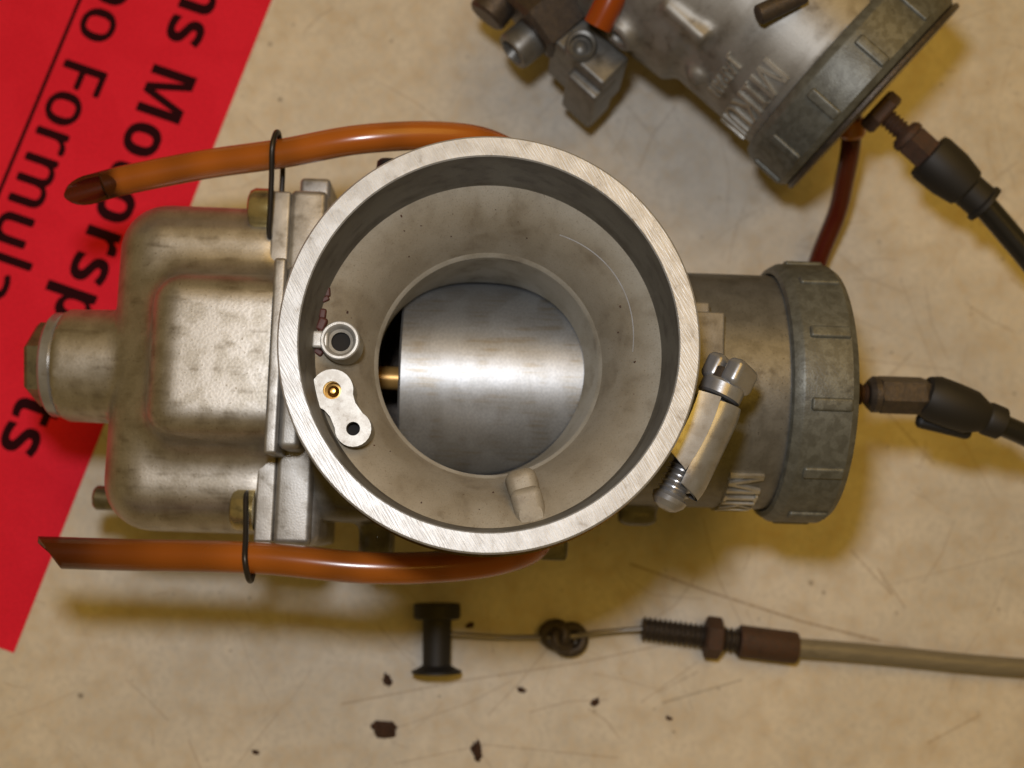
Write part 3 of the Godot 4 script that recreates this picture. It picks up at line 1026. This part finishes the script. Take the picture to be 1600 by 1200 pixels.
func second_carburetor() -> void:
	var turn := deg_to_rad(-43.0)
	var t := thing("carburetor", "second, darker carburetor cut off by the top edge, its ribbed cap pointing lower right", "carburetor", Vector3(78.5, 0, -58.5), turn)
	var zc := -2.0
	var f := func(p: Vector3) -> float:
		var d := d_cyl(p, Vector3(-12.5, 40, zc), Vector3(-66, 40, zc), 22.3, 22.6, 0.6)
		d = smin(d, d_cyl(p, Vector3(-36, 39, 2), Vector3(-60, 39, 2), 20.5, 22.5, 1.0), 2.0)
		d = smin(d, d_box(p, Vector3(-64, 30, -6), Vector3(12, 20, 22), 5.0), 6.0)
		d = smin(d, d_box(p, Vector3(-72, 26, -22), Vector3(22, 22, 28), 5.0), 6.0)
		d = smin(d, d_cyl(p, Vector3(-48, 42, 12), Vector3(-47.8, 42, 25.5), 4.6, 3.9, 0.6), 2.0)
		d = smin(d, d_cyl(p, Vector3(-30.2, 43, 17), Vector3(-30.2, 44, 22.0), 2.6, 2.1, 0.8), 1.5)
		d = smin(d, d_box(p, Vector3(-38, 52.0, 15.6), Vector3(5.4, 2.2, 3.4), 0.5), 0.6)
		return maxf(d, -d_cyl(p, Vector3(-47.8, 42, 18), Vector3(-47.8, 42, 30), 1.9, 1.9))
	var st := begin()
	field(st, Vector3(-94, 2, -52), Vector3(-10.5, 66, 38), 1.0, f)
	part("body_casting", st, M.old_cast, t)
	letters_on(t, Vector3(0, 40, zc), 22.3, -21.3, 42.5, 6.2, "MIKUNI")
	letters_on(t, Vector3(0, 40, zc), 22.4, -26.8, 56.0, 3.0, "JAPAN")
	cap(t, Vector3(-13.4, 40, zc), deg_to_rad(11.0), M.zinc)
	# lower flange below the cap
	st = begin()
	lathe(st, [Vector2(0, 0), Vector2(23.8, 0), Vector2(24.2, 0.3), Vector2(24.2, 1.0), Vector2(23.8, 1.3), Vector2(0, 1.3)], frame_x(Vector3(-1.8, 39, zc - 0.8)), 80)
	part("cap_gasket", st, M.dark_iron, t)
	# air screw on the chamber
	st = begin()
	lathe(st, [Vector2(0, 0), Vector2(1.6, 0), Vector2(1.9, 0.3), Vector2(1.9, 9.5), Vector2(0, 9.5)], frame_to(Vector3(-27.0, 63.8, 12.2), Vector3(0.35, 0.05, -0.9)), 32)
	part("air_screw", st, M.dark_iron, t)
	# the choke block with its round recess
	st = begin()
	rbox(st, Vector3(-51.5, 26.5, 28.2), Vector3(15.0, 18, 8.6), 1.0)
	rbox(st, Vector3(-48.0, 22.5, 31.0), Vector3(8.6, 18, 7.4), 1.0)
	part("choke_block", st, M.cast_grey, t)
	st = begin()
	lathe(st, [Vector2(0.0, 36.2), Vector2(1.2, 36.0), Vector2(1.9, 35.4), Vector2(2.0, 35.0), Vector2(2.4, 37.0), Vector2(3.0, 37.2), Vector2(3.4, 36.6), Vector2(3.5, 33.0)], Transform3D(Basis.IDENTITY, Vector3(-53.2, 0, 29.4)), 40)
	part("cup_plug", st, M.cast_grey, t)
	st = begin()
	lathe(st, [Vector2(0, 0), Vector2(2.6, 0.0), Vector2(3.0, 1.5), Vector2(4.0, 1.5), Vector2(4.3, 1.0), Vector2(4.3, -8), Vector2(0, -8)], frame_to(Vector3(-64.2, 30, 37.0), Vector3(-0.1, 0.05, 1)), 40)
	part("choke_plunger_nut", st, M.cast_grey, t)
	st = begin()
	lathe(st, [Vector2(0, 0), Vector2(7.6, 0), Vector2(8.4, 1.0), Vector2(8.4, 20), Vector2(0, 20)], frame_to(Vector3(-65.0, 32, 33.0), Vector3(0.1, 0.1, -1)), 6)
	part("hexagon_union", st, M.dark_iron, t)
	st = begin()
	lathe(st, [Vector2(0, 0), Vector2(3.8, 0), Vector2(4.4, 0.6), Vector2(4.4, 12), Vector2(0, 12)], frame_to(Vector3(-73.5, 31, 37.0), Vector3(-0.1, 0.1, -1)), 32)
	part("banjo_nut", st, M.dark_iron, t)
	var tint := func(_u: float) -> Color: return Color(0.8, 0.55, 0.5)
	var h := thing("fuel_hose", "short orange fuel hose stub on the second carburetor at the top edge", "hose", Vector3(78.5, 0, -58.5), turn)
	st = begin()
	tube(st, curve([Vector3(-51.6, 45.5, 27.4), Vector3(-53.0, 48.5, 22.0), Vector3(-56.0, 52, 14.0), Vector3(-62, 54, -6.0)], 8), 3.0, 24, Vector3.ZERO, 0.6, tint)
	part("hose_wall", st, M.amber, h)
	# drain hose running down towards the other carburetor
	h = thing("drain_hose", "dark red drain hose running from the second carburetor under the ribbed cap", "hose")
	st = begin()
	var red := func(u: float) -> Color: return Color(5.0, 13.0, 3.0).lerp(Color.WHITE, smoothstep(0.35, 0.39, u))
	tube(st, curve([Vector3(77.5, 33, -64.5), Vector3(78.9, 27, -56.0), Vector3(79.4, 20, -50.0), Vector3(79.3, 14, -44.0), Vector3(76.6, 9, -35.5), Vector3(74.8, 5, -27.5), Vector3(71.5, 2.4, -14.0), Vector3(66.0, 2.2, 2.0)], 8), 2.15, 20, Vector3.ZERO, 0.6, red)
	part("hose_wall", st, M.dark_amber, h)
	st = begin()
	lathe(st, [Vector2(1.2, 0), Vector2(2.6, 0.2), Vector2(2.9, 1.0), Vector2(2.9, 3.2), Vector2(2.4, 4.0), Vector2(1.2, 4.0)], frame_to(Vector3(78.2, 30.5, -60.0), Vector3(0.15, -0.6, 0.8)), 24)
	part("hose_collar", st, M.amber_solid, h)

func cables() -> void:
	# throttle cable of the standing carburetor
	var t := thing("throttle_cable", "black throttle cable with kinked rubber boot, leaving the ribbed cap of the standing carburetor", "cable", Vector3.ZERO, deg_to_rad(-1.7), "throttle cables")
	adjuster(t, Vector3(64.0, 50, -0.3), Vector3(1, 0, 0), 9.0, 13.0)
	var st := begin()
	lathe(st, [Vector2(3.1, -1.0), Vector2(3.8, -0.6), Vector2(4.5, 1.2), Vector2(4.5, 5.0), Vector2(4.3, 9.0), Vector2(3.2, 11.4), Vector2(3.0, 12.0), Vector2(3.3, 12.6), Vector2(3.2, 15.4), Vector2(2.4, 15.8), Vector2(0, 15.8)], frame_to(Vector3(84.6, 50, -0.3), Vector3(0.94, -0.08, 0.30)), 40)
	rbox(st, Vector3(89.0, 46.5, 5.0), Vector3(11.0, 2.6, 3.0), 1.1, Basis(Vector3.UP, deg_to_rad(-12)))
	part("rubber_boot", st, M.rubber, t)
	st = begin()
	tube(st, curve([Vector3(96, 49, 3.4), Vector3(106, 47.5, 7.0), Vector3(122, 44, 13.5), Vector3(150, 36, 26), Vector3(190, 20, 44), Vector3(240, 2.2, 66)], 8), 2.15, 20)
	part("cable_sheath", st, M.black_sheath, t)
	# and of the second one
	t = thing("throttle_cable", "black throttle cable with rusty adjuster on the second carburetor at the upper right", "cable", Vector3(78.5, 0, -58.5), deg_to_rad(-43.0), "throttle cables")
	st = begin()
	lathe(st, [Vector2(0, 0.3), Vector2(3.9, 0.3), Vector2(4.6, 0.9), Vector2(4.6, 3.2), Vector2(3.9, 3.8), Vector2(0, 3.8)], frame_x(Vector3(0.2, 40, -1.6)), 6, 32, 0.2)
	part("lock_nut", st, M.rust, t)
	adjuster(t, Vector3(1.0, 40, -1.6), Vector3(1, 0, 0.02), 7.4, 9.5)
	st = begin()
	lathe(st, [Vector2(3.2, 0), Vector2(4.9, 0.2), Vector2(5.2, 1.2), Vector2(5.1, 6), Vector2(4.3, 10.4), Vector2(3.6, 11.0), Vector2(3.6, 14.6), Vector2(4.2, 15.0), Vector2(4.2, 15.9), Vector2(2.2, 16.2), Vector2(0, 16.2)], frame_to(Vector3(15.2, 40, -1.3), Vector3(1, -0.06, -0.04)), 40)
	part("rubber_boot", st, M.rubber, t)
	st = begin()
	tube(st, curve([Vector3(30.5, 39, -1.8), Vector3(38, 38, -1.2), Vector3(50, 36.5, 0.2), Vector3(75, 32, 4.5), Vector3(110, 18, 14), Vector3(150, 2.6, 26)], 8), 2.5, 20)
	part("cable_sheath", st, M.black_sheath, t)

func thread(st: SurfaceTool, xf: Transform3D, r: float, length: float, pitch := 1.0) -> void:
	var pr := [Vector2(0, 0)]
	var y := 0.0
	while y < length - pitch:
		pr.append_array([Vector2(r * 0.76, y + pitch * 0.08), Vector2(r, y + pitch * 0.46), Vector2(r, y + pitch * 0.56), Vector2(r * 0.76, y + pitch * 0.95)])
		y += pitch
	pr.append(Vector2(0, length))
	lathe(st, pr, xf, 28, 8)

func adjuster(t: Node3D, at: Vector3, dir: Vector3, threaded: float, body: float) -> void:
	var st := begin()
	thread(st, frame_to(at, dir), 2.1, threaded + 1.0)
	part("threaded_stem", st, M.rust, t)
	var st2 := begin()
	var a := threaded
	lathe(st2, [Vector2(0, a), Vector2(2.7, a), Vector2(3.5, a + 0.9), Vector2(3.5, a + 2.0)], frame_to(at, dir), 40)
	lathe(st2, [Vector2(3.1, a + 2.0), Vector2(3.7, a + 2.2), Vector2(3.7, a + body - 2.6), Vector2(3.1, a + body - 0.6), Vector2(0, a + body)], frame_to(at, dir), 6, 32, 0.3)
	part("adjuster", st2, M.rust if threaded < 8.0 else M.dark_iron, t)

func loose_cable() -> void:
	var t := thing("choke_cable", "loose olive cable with rusty threaded ferrule and black end plunger on the bench", "cable")
	var st := begin()
	lathe(st, [Vector2(0, 0), Vector2(5.0, 0), Vector2(5.2, 0.3), Vector2(5.2, 3.0), Vector2(4.9, 3.4), Vector2(3.2, 3.5), Vector2(3.1, 13.4), Vector2(4.6, 14.3), Vector2(5.5, 14.6), Vector2(5.5, 15.1), Vector2(0, 15.4)], Transform3D(Basis(Vector3(0, 1, 0), Vector3(0, 0, 1), Vector3(1, 0, 0)), Vector3(-10.8, 5.3, 43.6)), 48, 20)
	part("end_plunger", st, M.rubber, t)
	st = begin()
	tube(st, curve([Vector3(-8.4, 3.4, 50.5), Vector3(-3, 2.6, 50.9), Vector3(4, 1.6, 51.4), Vector3(13, 2.6, 51.2), Vector3(18, 4.8, 51.0), Vector3(24, 3.0, 50.4), Vector3(30, 2.4, 49.9), Vector3(36, 3.2, 49.4)], 8), 0.62, 12)
	part("inner_wire", st, M.inner_wire, t)
	var a := Vector3(35.0, 3.0, 49.3)
	var d := Vector3(69.9, 3.6, 53.7) - a
	st = begin()
	thread(st, frame_to(a, d), 2.75, 22.5, 1.15)
	part("threaded_stem", st, M.dark_iron, t)
	st = begin()
	lathe(st, [Vector2(0, 14.0), Vector2(4.0, 14.0), Vector2(4.7, 14.5), Vector2(4.7, 17.4), Vector2(4.0, 17.9), Vector2(0, 17.9)], frame_to(a + Vector3(0, 1.2, 0), d), 6, 32, 0.2)
	part("lock_nut", st, M.rust, t)
	st = begin()
	lathe(st, [Vector2(0, 22), Vector2(3.4, 22), Vector2(3.6, 22.3), Vector2(3.6, 34.6), Vector2(3.3, 35.1), Vector2(0, 35.1)], frame_to(a, d), 40)
	part("ferrule", st, M.rust, t)
	st = begin()
	tube(st, curve([Vector3(68.5, 3.5, 53.5), Vector3(80, 3.0, 54.4), Vector3(92.5, 2.4, 55.6), Vector3(108, 2.2, 57.2), Vector3(122, 2.2, 58.3), Vector3(150, 2.2, 60.0), Vector3(210, 2.2, 60.0)], 8), 2.15, 20)
	part("cable_sheath", st, M.olive_sheath, t)
	# coil clip threaded on the wire
	st = begin()
	for loop in [[Vector3(18.9, 2.9, 51.7), 2.75, 1.5, Vector3(0.25, 1, 0.15)], [Vector3(15.6, 3.3, 50.7), 2.3, 1.6, Vector3(-0.55, 1, 0.25)], [Vector3(17.0, 4.0, 51.6), 2.0, 1.3, Vector3(0.9, 0.8, -0.6)]]:
		var fr := frame_to(loop[0], loop[3])
		var ring := []
		for i in 28:
			var an: float = TAU * i / 28.0
			ring.append(fr * Vector3(loop[1] * cos(an) * 1.12, 0.35 * sin(2.0 * an), loop[1] * sin(an)))
		tube(st, ring, loop[2] * 0.86, 14, Vector3.ZERO, 0.0, null, true)
	var o := part("coil_clip", st, M.dark_iron, self)
	tag(o, "dark twisted coil clip threaded on the thin bare wire", "clip")

func flakes() -> void:
	var spots := [[-22.6, 71.4, 3.1, 0.15, "largest rust brown flake on the bench, below the black plunger"],
		[-1.9, 76.2, 2.0, 1.3, "upright brown rust flake at the lower edge of the bench"],
		[-22.0, 60.8, 1.5, 1.2, "small brown flake just under the black plunger"],
		[8.2, 63.1, 1.0, 0.4, "small round dark green crumb below the coil clip"],
		[24.7, 65.8, 1.2, -0.7, "thin dark sliver below the rusty ferrule stem"],
		[41.3, 69.4, 0.8, 0.5, "tiny black crumb below the rusty locknut"],
		[-51.0, 76.4, 0.9, 0.3, "tiny grey crumb near the lower left bench edge"],
		[81.2, 8.2, 0.7, 0.0, "tiny black crumb beside the kinked rubber boot's shadow"],
		[-3.6, 48.8, 1.0, -0.5, "thin brown sliver beside the bare wire next to the plunger"]]
	var k := 0
	for s in spots:
		var st := begin()
		st.set_smooth_group(-1)
		var r: float = s[2] * 1.2
		var n := 17
		var rim := []
		var mids := []
		for i in n:
			var a := TAU * i / n
			var q := r * rng.randf_range(0.6, 1.15)
			var p := Vector3(cos(a) * q * 1.0, 0.02, sin(a) * q * (0.55 if r > 0.9 else 0.8)).rotated(Vector3.UP, -float(s[3]))
			rim.append(p)
			mids.append(p * 0.55 + Vector3.UP * r * rng.randf_range(0.16, 0.4))
		var top := Vector3(0, r * 0.35, 0)
		for i in n:
			var j := (i + 1) % n
			tri(st, rim[i], rim[j], mids[i]); tri(st, rim[j], mids[j], mids[i]); tri(st, mids[i], mids[j], top)
		var o := part("rust_flake", st, M.flake, self)
		o.position = Vector3(s[0], 0.03, s[1]) * MM
		tag(o, s[4], "flake", "flakes and crumbs on the bench")
		k += 1
